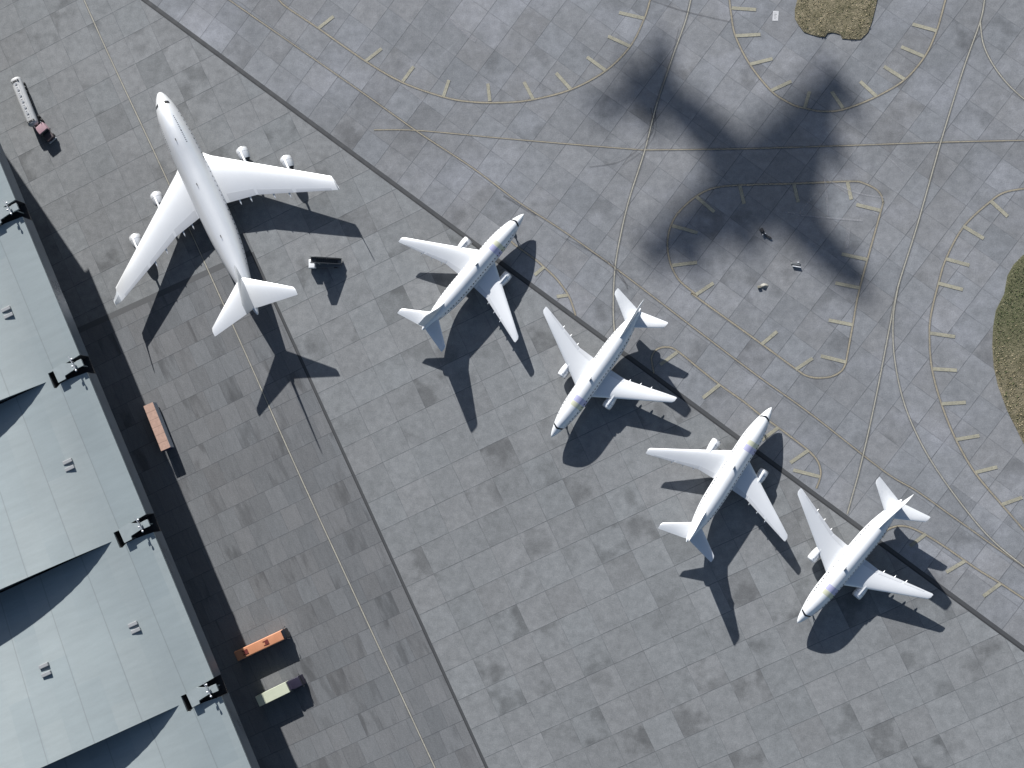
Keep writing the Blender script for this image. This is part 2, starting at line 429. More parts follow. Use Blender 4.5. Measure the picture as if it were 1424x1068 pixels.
# ------------------------------------------------------------------ grass islands
def island(px, nm, green, seed):
    rs = random.Random(seed)
    pts = [P(*a) for a in px]
    k = NT(nm+'_soil'); p = k.pos()
    a_ = k.noise(p, .35, 7, .7); b_ = k.noise(p, 1.6, 6, .75); c_ = k.noise(p, 4.5, 3, .7)
    col = k.mix(k.rng(a_, .38, .62, 0, 1), (.085, .075, .042), (.195, .165, .108))
    col = k.mix(k.rng(b_, .42, .66, 0, .8), col, (.075, .07, .036))
    if green:
        sp = k.N('ShaderNodeSeparateXYZ'); k.L(p, sp.inputs[0])
        g_ = k.rng(k.math('ADD', sp.outputs[1], k.math('MULTIPLY', a_, 14.0)), 22, 36, 0, 1)
        col = k.mix(k.math("MULTIPLY", g_, .75), col, (.055, .062, .026))
    col = k.mix(k.rng(c_, .60, .70, 0, .8), col, (.46, .40, .30))
    k.L(col, k.b.inputs['Base Color']); k.b.inputs['Roughness'].default_value = 1
    k.bump(b_, .9, .4)
    cen = sum(pts, Vector())/len(pts)
    mb = MB(); n = len(pts); rings = []
    for f, z in ((1, .0), (1, .14), (.975, .17), (.8, .22), (.5, .26), (.2, .27)):
        rings.append([(cen.x+(q.x-cen.x)*f, cen.y+(q.y-cen.y)*f, z+(.0 if f == 1 else rs.uniform(-.03, .03))) for q in pts])
    mb.loft(rings, False, True)
    o = tag(mb.build(nm, k.m, smooth=50), kind='structure')
    # tufts
    def inside(x, y):
        c = False; j = n-1
        for i in range(n):
            a, b = pts[i], pts[j]
            if (a.y > y) != (b.y > y) and x < (b.x-a.x)*(y-a.y)/(b.y-a.y)+a.x: c = not c
            j = i
        return c
    x0, x1 = min(q.x for q in pts), max(q.x for q in pts); y0, y1 = min(q.y for q in pts), max(q.y for q in pts)
    gm = MB(); cnt = 0
    target = int((x1-x0)*(y1-y0)*2.6)
    while cnt < target:
        x, y = rs.uniform(x0, x1), rs.uniform(y0, y1)
        if not inside(cen.x+(x-cen.x)*1.035, cen.y+(y-cen.y)*1.035): cnt += .3; continue
        cnt += 1
        h = rs.uniform(.05, .24)*(1.5 if rs.random() < .1 else 1); mi = rs.choice((0, 1, 2, 2, 1))
        if green and y > 24+rs.uniform(-5, 5): mi = 0
        for _ in range(3):
            a = rs.uniform(0, 6.28); r = rs.uniform(.1, .32); b = a+rs.uniform(.5, 1.1)
            zz = .2
            gm.add([(x, y, zz), (x+r*math.cos(a), y+r*math.sin(a), zz+h), (x+r*math.cos(b), y+r*math.sin(b), zz+h*.7)], [(0, 1, 2)], mi)
    tag(gm.build('grass_tufts', [M['gr0'], M['gr1'], M['gr2']]), 'short dry grass tufts growing over the traffic island soil', 'grass', kind='stuff')
M['gr0'] = paint('grass_green', (.048, .062, .022), .9, var=.3, scale=.3)
M['gr1'] = paint('grass_olive', (.12, .105, .055), .9, var=.3, scale=.3)
M['gr2'] = paint('grass_straw', (.28, .235, .15), .9, var=.3, scale=.3)
zj = Z(8.9, 1080, 0)
island([(1110, -55), (1108, -20)]+zj([(255, 0), (225, 120), (225, 230), (270, 310), (340, 400), (430, 430), (520, 455), (600, 462), (630, 415), (700, 405), (790, 430), (810, 480), (920, 490), (1040, 490), (1130, 400), (1180, 270), (1225, 90), (1245, 0)])+[(1224, -20), (1222, -55)], 'grass_island', False, 3)
zk = Z(3.4375, 1360, 330)
island(zk([(330, 40), (270, 60), (215, 85), (170, 130), (140, 185), (125, 270), (85, 350), (72, 430), (68, 520), (75, 620), (95, 710), (140, 830), (185, 920), (220, 990), (300, 1100), (420, 1150), (560, 900), (580, 500), (500, 150)]), 'grass_island', True, 5)

# ------------------------------------------------------------------ aircraft
def interp(st, x):
    """Catmull-Rom through stations (x falling)"""
    for i in range(len(st)-1):
        if st[i+1][0] <= x <= st[i][0]:
            a, b, c, d = st[max(0, i-1)], st[i], st[i+1], st[min(len(st)-1, i+2)]
            t = (x-b[0])/(c[0]-b[0])
            out = []
            for q in range(1, len(b)):
                m0 = (c[q]-a[q])/(c[0]-a[0])*(c[0]-b[0]); m1 = (d[q]-b[q])/(d[0]-b[0])*(c[0]-b[0])
                out.append((2*t**3-3*t*t+1)*b[q]+(t**3-2*t*t+t)*m0+(-2*t**3+3*t*t)*c[q]+(t**3-t*t)*m1)
            return out
    return list(st[-1][1:])
def surf(st, x, ang, off=0.0):
    zc_, ry, rz_ = interp(st, x)
    return (x, (ry+off)*math.sin(ang), zc_+(rz_+off)*math.cos(ang))
def body(st, n=28, N=56):
    xs = [st[0][0]+(st[-1][0]-st[0][0])*(i/N) for i in range(N+1)]
    xs = sorted(set(xs+[s_[0] for s_ in st]), reverse=True)
    return MB().loft([[surf(st, x, 2*math.pi*j/n) for j in range(n)] for x in xs])
def patch(mb, st, x0, x1, a0, a1, off=.02, nx=2, na=10, sweep=0.0):
    vs = []
    for i in range(nx+1):
        for j in range(na+1):
            a = a0+(a1-a0)*j/na
            vs.append(surf(st, x0+(x1-x0)*i/nx-sweep*abs(math.sin(a))**1.5, a, off))
    fs = [(i*(na+1)+j, i*(na+1)+j+1, (i+1)*(na+1)+j+1, (i+1)*(na+1)+j) for i in range(nx) for j in range(na)]
    mb.add(vs, fs)
def foil(y, le, te, z, th, n=9, camber=.015):
    ch = le-te; up, lo = [], []
    for i in range(n+1):
        t = .5-.5*math.cos(math.pi*i/n)
        yt = 5*th*(.2969*math.sqrt(t)-.126*t-.3516*t*t+.2843*t**3-.1015*t**4)*ch
        cm = camber*ch*4*t*(1-t)
        up.append((le-ch*t, y, z+cm+yt)); lo.append((le-ch*t, y, z+cm-yt))
    return up+lo[-2:0:-1]
def resample(st, k):
    out = []
    for i in range(len(st)-1):
        for j in range(k):
            t = j/k; out.append(tuple(a+(b-a)*t for a, b in zip(st[i], st[i+1])))
    return out+[st[-1]]
def wing_mesh(st, s, tip=.35):
    rings = [foil(s*y, le, te, z, th) for y, le, te, z, th in resample(st, 3)]
    y, le, te, z, th = st[-1]
    rings.append(foil(s*(y+tip), le-.35*(le-te), te+.02*(le-te), z+.03, th*.4))
    return MB().loft(rings)
def wing_at(st, y):
    for a, b in zip(st, st[1:]):
        if a[0] <= y <= b[0]:
            t = (y-a[0])/(b[0]-a[0]); return tuple(p_+(q_-p_)*t for p_, q_ in zip(a, b))
    return st[-1]
def flap_mesh(st, s, y0, y1, f=.16, up=.03):
    """trailing edge panel set a little proud of the wing skin"""
    mb = MB(); N_ = 6; rows = []
    for i in range(N_+1):
        y, le, te, z, th = wing_at(st, y0+(y1-y0)*i/N_)
        ch = le-te; row = []
        for t in (1-f, 1-f*.66, 1-f*.33, 1.0):
            yt = 5*th*(.2969*math.sqrt(t)-.126*t-.3516*t*t+.2843*t**3-.1015*t**4)*ch
            row.append((le-ch*t-.02*(t == 1), s*y, z+.06*ch*t*(1-t)+yt+up*(1.0 if t < 1 else .4)))
        row.append((le-ch-.02, s*y, z-.02)); row.append((le-ch*(1-f), s*y, z))
        rows.append(row)
    return mb.loft(rows)
def fin_mesh(st, n=9):
    rings = []
    for z, le, te, th in st:
        r = foil(0, le, te, 0, th, n, 0)
        rings.append([(x, zz, z) for x, _, zz in r])
    return MB().loft(rings)
def engine(root, pos, L_, r, s, wst, core=True, pyl=1.0):
    x, y, z = pos
    n = MB().lathe_x([(x-.25*L_, r*.80), (x-.02*L_, r*.84), (x, r*.93), (x-.03*L_, r), (x-.18*L_, r*1.06), (x-.45*L_, r*1.05), (x-.72*L_, r*.92), (x-.80*L_, r*.86), (x-.78*L_, r*.78)], y, z, 24)
    e = n.build('engine', M['white'], root, smooth=40)
    lip = MB().lathe_x([(x-.015*L_, r*.835), (x+.012*L_, r*.90), (x-.0*L_, r*.965), (x-.05*L_, r*1.022)], y, z, 24)
    lip.build('intake_ring', M['silver'], e, smooth=50)
    MB().lathe_x([(x-.30*L_, r*1.035), (x-.30*L_, r*1.072), (x-.335*L_, r*1.074), (x-.335*L_, r*1.035)], y, z, 24).build('cowl_band', M['line'], e)
    fan = MB().lathe_x([(x-.1*L_, .05), (x-.16*L_, r*.25), (x-.2*L_, r*.28), (x-.2*L_, r*.8)], y, z, 20, cap0=True)
    fan.build('fan', M['dark'], e, smooth=40)
    c = MB().lathe_x([(x-.6*L_, r*.74), (x-.86*L_, r*.66), (x-1.02*L_, r*.5), (x-1.02*L_, r*.36), (x-1.16*L_, r*.1)], y, z, 18, cap1=True)
    c.build('exhaust_nozzle', M['dark'], e, smooth=40)
    yw = abs(y); le = wing_at(wst, yw)
    zl = le[3]
    xa = x-.12*L_; xb = le[1]-.55*(le[1]-le[2]); wd = .16*pyl
    pm = MB()
    pr = []
    for xx, zt, zb, w_ in ((xa, z+r*1.03, z+r*.9, .03), (xa-.35, z+r*1.2, z+r*.8, wd), (le[1]+.25, zl+.22, z+r*.5, wd), (le[1]-.8, zl+.3, z+r*.45, wd), (xb, zl+.0, zl-.3, wd*.6)):
        pr.append([(xx, y-w_, zb), (xx, y+w_, zb), (xx, y+w_, zt), (xx, y-w_, zt)])
    pm.loft(pr); pm.build('pylon', M['white'], e)
    return e
def gear(root, name, x, y, top, r, wheels, wd=.3):
    g = MB().tube((x, y, top), (x, y, r), .14).tube((x+.9, y, top), (x, y, r+.5), .07)
    g.tube((x, y-wd*1.6, r), (x, y+wd*1.6, r), .08)
    o = g.build(name, M['pale'], root)
    for dx, dy in wheels:
        MB().lathe_y([(y+dy-wd/2, r*.55), (y+dy-wd*.48, r*.9), (y+dy-wd*.25, r), (y+dy+wd*.25, r), (y+dy+wd*.48, r*.9), (y+dy+wd/2, r*.55)], x+dx, r).build('wheel', M['tyre'], o, smooth=40)
    return o

SMALL = [(0, 3.05, .04, .04), (-.45, 3.08, .36, .36), (-1.4, 3.2, .78, .80), (-2.6, 3.42, 1.15, 1.22), (-4.4, 3.68, 1.62, 1.70), (-6.6, 3.84, 2.02, 2.06), (-9.2, 3.9, 2.27, 2.28), (-12, 3.9, 2.34, 2.34), (-18, 3.9, 2.34, 2.34), (-24, 3.9, 2.33, 2.33), (-27.5, 4.06, 2.12, 2.16), (-30.6, 4.4, 1.66, 1.80), (-33.4, 4.82, 1.05, 1.28), (-35.4, 5.12, .52, .7), (-36.2, 5.2, .14, .2)]
SW = [(0, -11.6, -20.6, 2.75, .11), (2.4, -13.15, -20.75, 2.85, .12), (6.5, -15.65, -20.85, 3.15, .11), (18.15, -22.6, -24.2, 4.05, .10)]
ST = [(0, -30.7, -35.4, 5.25, .08), (1.0, -31.55, -35.75, 5.3, .08), (6.8, -35.45, -37.05, 5.85, .08)]
def small_jet(label, side, fin_te, name='airliner'):
    g_ = 'twin engined airliners parked in a diagonal row'
    t = thing(name, label, 'airliner', group=g_)
    fu = body(SMALL).build('fuselage', fuselage_mat('striped_fuselage_paint', side), t, smooth=60)
    wb = MB(); patch(wb, SMALL, -2.4, -2.85, -1.15, 1.15, .02, 2, 14, .55); wb.build('windshield', M['glass'], fu)
    for s in (-1, 1):
        x = -5.4
        while x > -29.5:
            wr = MB(); patch(wr, SMALL, x, x-.32, s*1.02, s*1.16, .012, 1, 2); wr.build('window', M['glass'], fu)
            x -= .86
        for xd in (-4.3, -31.0):
            db = MB(); patch(db, SMALL, xd, xd-.9, s*1.05, s*1.75, .012, 2, 6); db.build('door', M['pale'], fu)
        wg = wing_mesh(SW, s).build('wing', M['wing'], t, smooth=35)
        for y0, y1 in ((2.9, 6.3), (6.6, 11.6), (12.2, 16.6)):
            flap_mesh(SW, s, y0, y1).build('flap', M['flap'], wg, smooth=35)
        for y in (7.4, 9.9, 12.4):
            q = wing_at(SW, y); te = q[2]; z = q[3]-.28
            MB().lathe_x([(te+1.9, .02), (te+1.3, .14), (te+.3, .16), (te-.3, .1), (te-.55, .02)], s*y, z, 10).build('flap_track_fairing', M['white'], wg, smooth=50)
        engine(t, (-12.9, s*6.35, 2.0), 4.0, 1.08, s, SW)
        wing_mesh(ST, s, .25).build('tailplane', M['wing'], t, smooth=35)
        gear(t, 'main_gear', -19.2, s*2.9, 2.8, .55, ((0, -.36), (0, .36)))
    gear(t, 'nose_gear', -4.6, 0, 2.6, .4, ((0, -.25), (0, .25)), .22)
    le = fin_te+2.55
    fin_mesh([(4.9, -26.7, -35.3, .05), (6.3, -28.0, -35.35, .075), (7.3, -29.6, -35.35-.12*(abs(fin_te)-35.3), .08), (12.75, le, fin_te, .085), (12.95, le-.5, fin_te+.15, .04)]).build('tail_fin', M['white'], t, smooth=35)
    MB().box(-16.5, -15.75, -.05, .05, 6.2, 6.72, taper=lambda c: (c[0]-.25*(c[2] > 6.5), c[1], c[2])).build('antenna', M['dark'], t)
    return t

A1 = 'white twin-engine airliner nearest the jumbo jet, first of the diagonal row'
jet_a = small_jet(A1, -1, -35.4)
jet_b = small_jet('white twin-engine airliner second in the row, nose down left, between two facing up right', 1, -38.2)
def put_nose(o, nose_px, hd):
    n = P(*nose_px, 3.05); o.location = (n.x, n.y, .1); o.rotation_euler = (0, 0, R(hd))
put_nose(jet_a, (728.6, 297.6), 48.94)
put_nose(jet_b, (766.4, 608.0), -125.4)
jet_c = copy_tree(jet_a); jet_c['label'] = 'white twin-engine airliner third in the row, nose toward the upper right taxi line'
put_nose(jet_c, (1073, 566.4), 57.5)
jet_d = copy_tree(jet_b); jet_d['label'] = 'white twin-engine airliner last in the row, nearest the lower right corner'
put_nose(jet_d, (1108.4, 866.5), -129.4)

JUMBO = [(0, 4.5, .05, .05), (-.35, 4.5, .62, .62), (-1.2, 4.62, 1.15, 1.2), (-2.8, 4.95, 1.78, 1.98), (-4.8, 5.3, 2.33, 2.6), (-7.5, 5.52, 2.82, 3.06), (-11, 5.58, 3.22, 3.34), (-15, 5.5, 3.46, 3.42), (-19, 5.3, 3.58, 3.36), (-23, 5.2, 3.62, 3.3), (-36, 5.2, 3.62, 3.3), (-41, 5.42, 3.4, 3.1), (-46, 5.98, 2.85, 2.62), (-51, 6.72, 2.1, 2.0), (-56, 7.4, 1.3, 1.3), (-59.6, 7.8, .7, .75), (-61, 7.95, .3, .34), (-61.3, 8.0, .1, .1)]
JW = [(0, -15.6, -31.9, 3.3, .10), (3.5, -18.35, -32.2, 3.5, .11), (4.9, -19.85, -32.5, 3.6, .11), (11.2, -24.65, -33.95, 4.0, .10), (29.7, -38.8, -42.5, 5.5, .095)]
JT = [(0, -51.3, -59.6, 8.5, .08), (1.6, -52.5, -60.0, 8.6, .08), (10.9, -59.6, -61.7, 9.7, .08)]
jumbo = thing('jumbo_jet', 'big white four-engine jumbo jet parked beside the hangar apron line', 'jumbo jet')
fu = body(JUMBO, 32).build('fuselage', fuselage_mat('jumbo_fuselage_paint', None, .4, (.58, .592, .605), .36), jumbo, smooth=60)
for s in (-1, 1):
    wb = MB(); patch(wb, JUMBO, -3.5, -4.35, s*.42, s*.95, .02, 2, 6, .5); wb.build('windshield', M['glass'], fu)
    for x0_, n_ in ((-8.4, 9), (-12.6, 7)):
        for i in range(n_):
            wr = MB(); patch(wr, JUMBO, x0_-.5*i, x0_-.5*i-.2, s*(.585 if s < 0 else .9), s*(.66 if s < 0 else .97), .012, 1, 2); wr.build('window', M['glass'], fu)
    x = -7.0
    while x > -49:
        wr = MB(); patch(wr, JUMBO, x, x-.3, s*1.38, s*1.5, .012, 1, 2); wr.build('window', M['glass'], fu); x -= 1.3
    wg = wing_mesh(JW, s, .3).build('wing', M['wing'], jumbo, smooth=35)
    for y0, y1 in ((4.4, 11.0), (11.6, 19.6), (20.4, 28.4)):
        flap_mesh(JW, s, y0, y1, .17 if y0 < 5 else .15).build('flap', M['flap'], wg, smooth=35)
    for y in (6.6, 9.3, 14.9, 18.5):
        q = wing_at(JW, y); te = q[2]
        MB().lathe_x([(te+2.6, .02), (te+1.7, .22), (te+.3, .26), (te-.9, .16), (te-1.35, .02)], s*y, q[3]-.38, 10).build('flap_track_fairing', M['white'], wg, smooth=50)
    wl = []
    for yy, zz, le_, te_ in ((29.75, 5.5, -39.4, -42.5), (30.05, 6.4, -40.6, -42.9), (30.5, 8.3, -42.3, -43.6)):
        wl.append([(le_, s*yy, zz), (le_-.35*(le_-te_), s*(yy+.09), zz+.02), (te_, s*yy, zz), (le_-.35*(le_-te_), s*(yy-.09), zz-.02)])
    MB().loft(wl).build('winglet', M['pale'], wg)
    engine(jumbo, (-21.3, s*12.0, 2.35), 3.7, 1.36, s, JW, pyl=1.3)
    engine(jumbo, (-28.5, s*21.0, 3.0), 3.7, 1.36, s, JW, pyl=1.3)
    wing_mesh(JT, s, .25).build('tailplane', M['wing'], jumbo, smooth=35)
    gear(jumbo, 'main_gear', -29.5, s*3.1, 3.4, .62, ((-.75, -.5), (-.75, .5), (.75, -.5), (.75, .5)), .42)
gear(jumbo, 'nose_gear', -6.8, 0, 3.2, .55, ((0, -.35), (0, .35)), .3)
fin_mesh([(7.6, -46.2, -59.4, .05), (8.9, -48.6, -59.6, .075), (9.8, -49.9, -59.9, .07), (16.8, -59.2, -62.3, .085), (17.1, -59.8, -62.1, .04)]).build('tail_fin', fuselage_mat('fin_paint', None, .3, (.34, .355, .37), .3), jumbo, smooth=35)
for x in (-13.9, -26.0, -40.0):
    zt = interp(JUMBO, x); MB().box(x-.6, x, -.05, .05, zt[0]+zt[2]-.1, zt[0]+zt[2]+.45, taper=lambda c: (c[0]-.25*(c[2] > zt[0]+zt[2]+.2), c[1], c[2])).build('antenna', M['dark'], jumbo)
n = P(221.5, 128.5, 4.5); jumbo.location = (n.x, n.y, .1); jumbo.rotation_euler = (0, 0, R(115.75))

# a second jumbo passing overhead, high above and north of the apron: its soft shadow lies on the taxiway
ALT = 265.0
fly = copy_tree(jumbo, None, ('main_gear', 'nose_gear', 'window'))
fly.name = 'flying_jet'
fly['label'] = 'white jumbo jet flying above, its blurred shadow crossing the taxiway'; fly['category'] = 'flying jet'
tail_s, nose_s = P(853, 66), P(1226, 430)
hd = math.atan2(nose_s.y-tail_s.y, nose_s.x-tail_s.x)
fs = (nose_s-tail_s).length/61.3
fly.scale = (fs, 1.22, 1.05)
for ch_ in fly.children:
    kind_ = ch_.name.split('.')[0]
    if kind_ == 'engine': ch_.location.x = 6.5 if abs(ch_.data.vertices[0].co.y) < 17 else 8.6
    if kind_ == 'tailplane': ch_.scale = (1.2, 1.0, 1.0); ch_.location.x = 12.5
for o_ in [c_ for c_ in fly.children if c_.name.split('.')[0] == 'wing']:
    for g_ in list(o_.children): D.objects.remove(g_)
    D.objects.remove(o_)
FW = [(0, -12.2, -31.8, 3.3, .09), (4.0, -13.8, -31.8, 3.6, .10), (11.0, -18.6, -31.6, 4.1, .10), (25.6, -27.6, -33.4, 5.5, .095)]
for s in (-1, 1): wing_mesh(FW, s, .3).build('wing', M['wing'], fly, smooth=35)
fly.location = (nose_s.x-SUNV[0]*ALT, nose_s.y-SUNV[1]*ALT, ALT-5*fs)
fly.rotation_euler = (0, 0, hd)

# ------------------------------------------------------------------ hangar terminal
O = Vector((-144.394, 50.300, 0)); EA = R(24.3)
hang = thing('hangar', 'long hangar with pale blue-grey arched roof bays along the left edge', 'hangar', (O.x, O.y, 0), EA-math.pi/2)
# local frame: +x along the edge (south), +y outward over the apron; inward depth d = -y
H0, FH = 30.0, 4.7
def roof_mat():
    k = NT('roof_sheet'); v = k.obj()
    s = k.N('ShaderNodeSeparateXYZ'); k.L(v, s.inputs[0])
    d = k.math('MULTIPLY', s.outputs[1], -1.0)
    # long sheet runs between seams, broken into panels of slightly different tone
    cu = k.math('FLOOR', k.math('MULTIPLY', k.math('ADD', d, 3.4), 1/5.15)); cv = k.math('FLOOR', k.math('ADD', k.math('MULTIPLY', s.outputs[0], 1/19.3), k.math('MULTIPLY', cu, .37)))
    cc = k.N('ShaderNodeCombineXYZ'); k.L(cu, cc.inputs[0]); k.L(cv, cc.inputs[1])
    wn = k.N('ShaderNodeTexWhiteNoise', noise_dimensions='3D'); k.L(cc.outputs[0], wn.inputs['Vector'])
    br = k.noise(k.mapping(v, scale=(1.6, .22, 1)), .5, 6, .65)
    bg = k.noise(v, .05, 3)
    f = k.math('MULTIPLY', k.rng(wn.outputs['Value'], 0, 1, .965, 1.035), k.rng(br, .25, .75, .93, 1.07))
    f = k.math('MULTIPLY', f, k.rng(bg, .3, .7, .95, 1.05))
    f = k.math('MULTIPLY', f, k.rng(k.noise(v, 2.5, 4, .7), .25, .75, .97, 1.03))
    col = k.mix(wn.outputs['Value'], (.183, .214, .222), (.190, .216, .220))
    col = k.scalecol(col, f)
    fr = k.math('FRACT', k.math('MULTIPLY', k.math('ADD', d, 3.55), 1/10.45))
    dd_ = k.math('MULTIPLY', k.math('MINIMUM', fr, k.math('SUBTRACT', 1.0, fr)), 10.45)
    col = k.mix(k.rng(dd_, .05, .17, .38, 0), col, (.08, .09, .095))
    k.L(col, k.b.inputs['Base Color']); k.b.inputs['Roughness'].default_value = .55
    return k.m
M['roof'] = roof_mat()
M['fascia'] = paint('fascia_cladding', (.055, .075, .098), .3, .1, var=.2, scale=.12)
M['clere'] = paint('clerestory_glazing', (.05, .06, .068), .25)
M['wall'] = paint('hangar_wall', (.11, .115, .12), .7, var=.1)
M['plat'] = paint('platform_steel', (.195, .222, .228), .6, var=.08)
M['vent'] = paint('vent_metal', (.23, .235, .24), .5)
PITCH, S0 = 38.65, 34.9
def rise(d):
    u = max(0.0, d-9.5); return max(0.0, .352*u-.00369*u*u)
DEP = 96.0
SLOT = (-2.3, 2.0)
def lin(d, pts):
    for (a, p_), (b, q_) in zip(pts, pts[1:]):
        if d <= b: return p_+(q_-p_)*(d-a)/(b-a)
    return pts[-1][1]
def slot_hi(d): return lin(d, [(0, -2.3), (4.0, -1.9), (6.6, -1.6), (8.5, -1.6)])
def slot_lo(d): return lin(d, [(0, 2.0), (4.4, 1.62), (6.6, 1.68), (7.8, 2.25), (8.5, 2.0)])
for k_ in range(-1, 4):
    a = S0+(k_-1)*PITCH; b = a+PITCH            # this bay runs from a to b along the edge
    if k_ == -1: a -= 68
    ds = [0, 2, 4.2, 6.6, 7.8, 8.4, 9.5]+[9.5+i*2.5 for i in range(1, 35)]+[DEP]
    ts = [0, .25, .5, .75, 1]
    if k_ == -1: ts = [0, .2, .4, (-46.55-a)/(b-a), (-46.45-a)/(b-a), .8, 1]
    mb = MB()
    def hz(t, d): return H0+t*rise(d)
    def xat(t, d):
        x0 = a+(slot_lo(d) if d < 8.41 and k_ > -1 else 0); x1 = b+(slot_hi(d) if d < 8.41 else 0)
        return x0+(x1-x0)*t
    grid = []
    for d in ds: grid.append([(xat(t, d), -d, hz(t, d)) for t in ts])
    # step at d=8.4 where the lamp slot ends
    i8 = ds.index(8.4)
    grid.insert(i8+1, [(a+(b-a)*t, -8.4, hz(t, 8.4)) for t in ts])
    if k_ == -1:                                # unseen north end: edge set back and tapered to shape the ground shadow
        for gi in range(len(grid)):
            grid[gi] = [(x, min(y, -(1.3+.2*(-46.5-x))-gi*.01) if x < -46.5 else y, z) for x, y, z in grid[gi]]
    nT = len(ts); vs = [q for r in grid for q in r]; n0 = len(vs)
    vs += [(x, y, H0-.5) if z < H0+.01 else (x, y, z-.5) for x, y, z in vs[:]]
    fs = []
    for i in range(len(grid)-1):
        for j in range(nT-1):
            q = (i*nT+j, i*nT+j+1, (i+1)*nT+j+1, (i+1)*nT+j)
            fs.append(q); fs.append(tuple(n0+z for z in q[::-1]))
    G = len(grid)
    rim = [(i*nT, (i+1)*nT) for i in range(G-1)]+[((i+1)*nT-1, (i+2)*nT-1) for i in range(G-1)]+[(j, j+1) for j in range(nT-1)]+[((G-1)*nT+j, (G-1)*nT+j+1) for j in range(nT-1)]
    fs += [(p_, q_, q_+n0, p_+n0) for p_, q_ in rim]
    mb.add(vs, fs)
    ro = mb.build('roof', M['roof'], hang, smooth=25)
    # clerestory wall under the raised south edge
    cm = MB(); top, bot = [], []
    dl = [9.6+i*2.4 for i in range(0, 37)]
    for d in dl: top.append((b-.35, -d, H0+rise(d)-.45)); bot.append((b-.35, -d, H0-1.2))
    nn = len(dl); cm.add(top+bot, [(i, i+1, nn+i+1, nn+i) for i in range(nn-1)])
    tp2 = [(x-.3, y, z) for x, y, z in top]; bt2 = [(x-.3, y, z) for x, y, z in bot]
    cm.add(tp2+bt2, [(i, i+1, nn+i+1, nn+i) for i in range(nn-1)])
    cm.build('clerestory', M['clere'], hang)
    # fascia below the outer edge
    fx0, fx1 = (a+SLOT[1] if k_ > -1 else -46.5), b+SLOT[0]
    fm = MB(); fm.box(fx0+.02, fx1-.02, -.5, -.06, H0-FH, H0-.52)
    fm.build('fascia', M['fascia'], hang)
    if k_ == -1:
        fm = MB(); yn = -(1.3+.2*(-46.5-a)); fm.prism([(-46.5, -1.37), (-46.5, -1.8), (a, yn-.5), (a, yn-.07)], H0-FH, H0-.52); fm.build('fascia', M['fascia'], hang)
    # soffit behind the fascia
    MB().box(fx0+.05, fx1-.05, -14, -.52, H0-FH+.1, H0-FH+.4).build('soffit', M['wall'], hang)
    # lamp slot end walls and floor, shade inside put in as black colour
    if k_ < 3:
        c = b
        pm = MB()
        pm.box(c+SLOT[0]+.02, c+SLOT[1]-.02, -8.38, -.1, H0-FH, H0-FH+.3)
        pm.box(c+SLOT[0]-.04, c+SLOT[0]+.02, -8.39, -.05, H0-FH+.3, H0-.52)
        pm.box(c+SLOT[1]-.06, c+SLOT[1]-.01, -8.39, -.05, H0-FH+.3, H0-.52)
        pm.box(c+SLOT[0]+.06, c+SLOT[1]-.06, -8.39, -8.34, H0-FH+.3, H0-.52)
        pm.build('slot_shade_lining', M['black'], hang)
    # vents on the roof shells
    for sx, dd_, h_ in {0: ((16.0, 11.5, .38), (17.6, 11.5, .38)), 1: ((53.3, 11.7, .38), (54.9, 11.8, .38)), 2: ((92.1, 12.0, .38), (93.6, 11.9, .38), (92.4, 32.9, .62), (94.3, 32.9, .62))}.get(k_-0, ()):
        t_ = (sx-a)/(b-a); z0 = H0+t_*rise(dd_)
        MB().box(sx-.42, sx+.42, -dd_-1.1, -dd_+1.1, z0-.1, z0+h_, .12).build('roof_vent', M['vent'], ro)
# floodlight platforms in the slots
for k_ in range(0, 4):
    c = S0+(k_-1)*PITCH; zp = H0+.75
    pm = MB()
    outl = [(-1.7, -6.6), (1.6, -6.5), (1.5, -4.6), (.8, -4.5), (.4, -1.7), (.55, -.9), (.5, .4), (-.9, .4), (-1.0, -.8), (-1.0, -1.7), (-2.0, -4.0)]
    pm.prism([(c+x, y) for x, y in outl], zp, zp+.35)
    pm.box(c-1.0, c+.6, -.85, .45, zp+.36, zp+.62, .05)
    for x, y in ((-1.2, -6.0), (1.0, -6.0), (-.3, -1.2)): pm.tube((c+x, y, H0-FH+.3), (c+x, y, zp), .14)
    pl = pm.build('lamp_platform', M['plat'], hang)
    bar = MB().tube((c-2.5, -1.75, H0+2.0), (c+1.25, -1.2, H0+2.0), .11)
    bar.tube((c-1.2, -1.55, zp+.3), (c-1.2, -1.55, H0+2.0), .08).tube((c+.1, -1.35, zp+.3), (c+.1, -1.35, H0+2.0), .08)
    bar.build('lamp_bar', M['silver'], pl)
    for x, y in ((-1.65, -1.25), (-.1, -1.7), (1.05, -1.3)):
        lm = MB().lathe_x([(-.26, .05), (-.22, .13), (-.08, .22), (.10, .25), (.13, .2)], 0, 0, 14, cap0=True, cap1=True)
        rot = Matrix.Translation((c+x, y, H0+2.0)) @ Matrix.Rotation(R(60), 4, 'Z') @ Matrix.Rotation(R(38), 4, 'Y')
        lm.build('floodlight', M['silver'], pl, smooth=40, xf=rot)
# set-back walls under the deep eaves
wm = MB(); wm.box(-52, 148, -14.4, -14, 0, H0-FH); wm.box(-52, -51.6, -DEP+3, -14.4, 0, H0-1.3); wm.box(147.6, 148, -DEP+3, -14.4, 0, H0-1.3); wm.box(-52, 148, -DEP+2.6, -DEP+3, 0, H0-1.3)
wm.build('wall', M['wall'], hang)
for x in range(-48, 148, 14):
    MB().box(x, x+5.5, -14.02, -13.92, .1, 9.0).build('door', M['fascia'], hang)

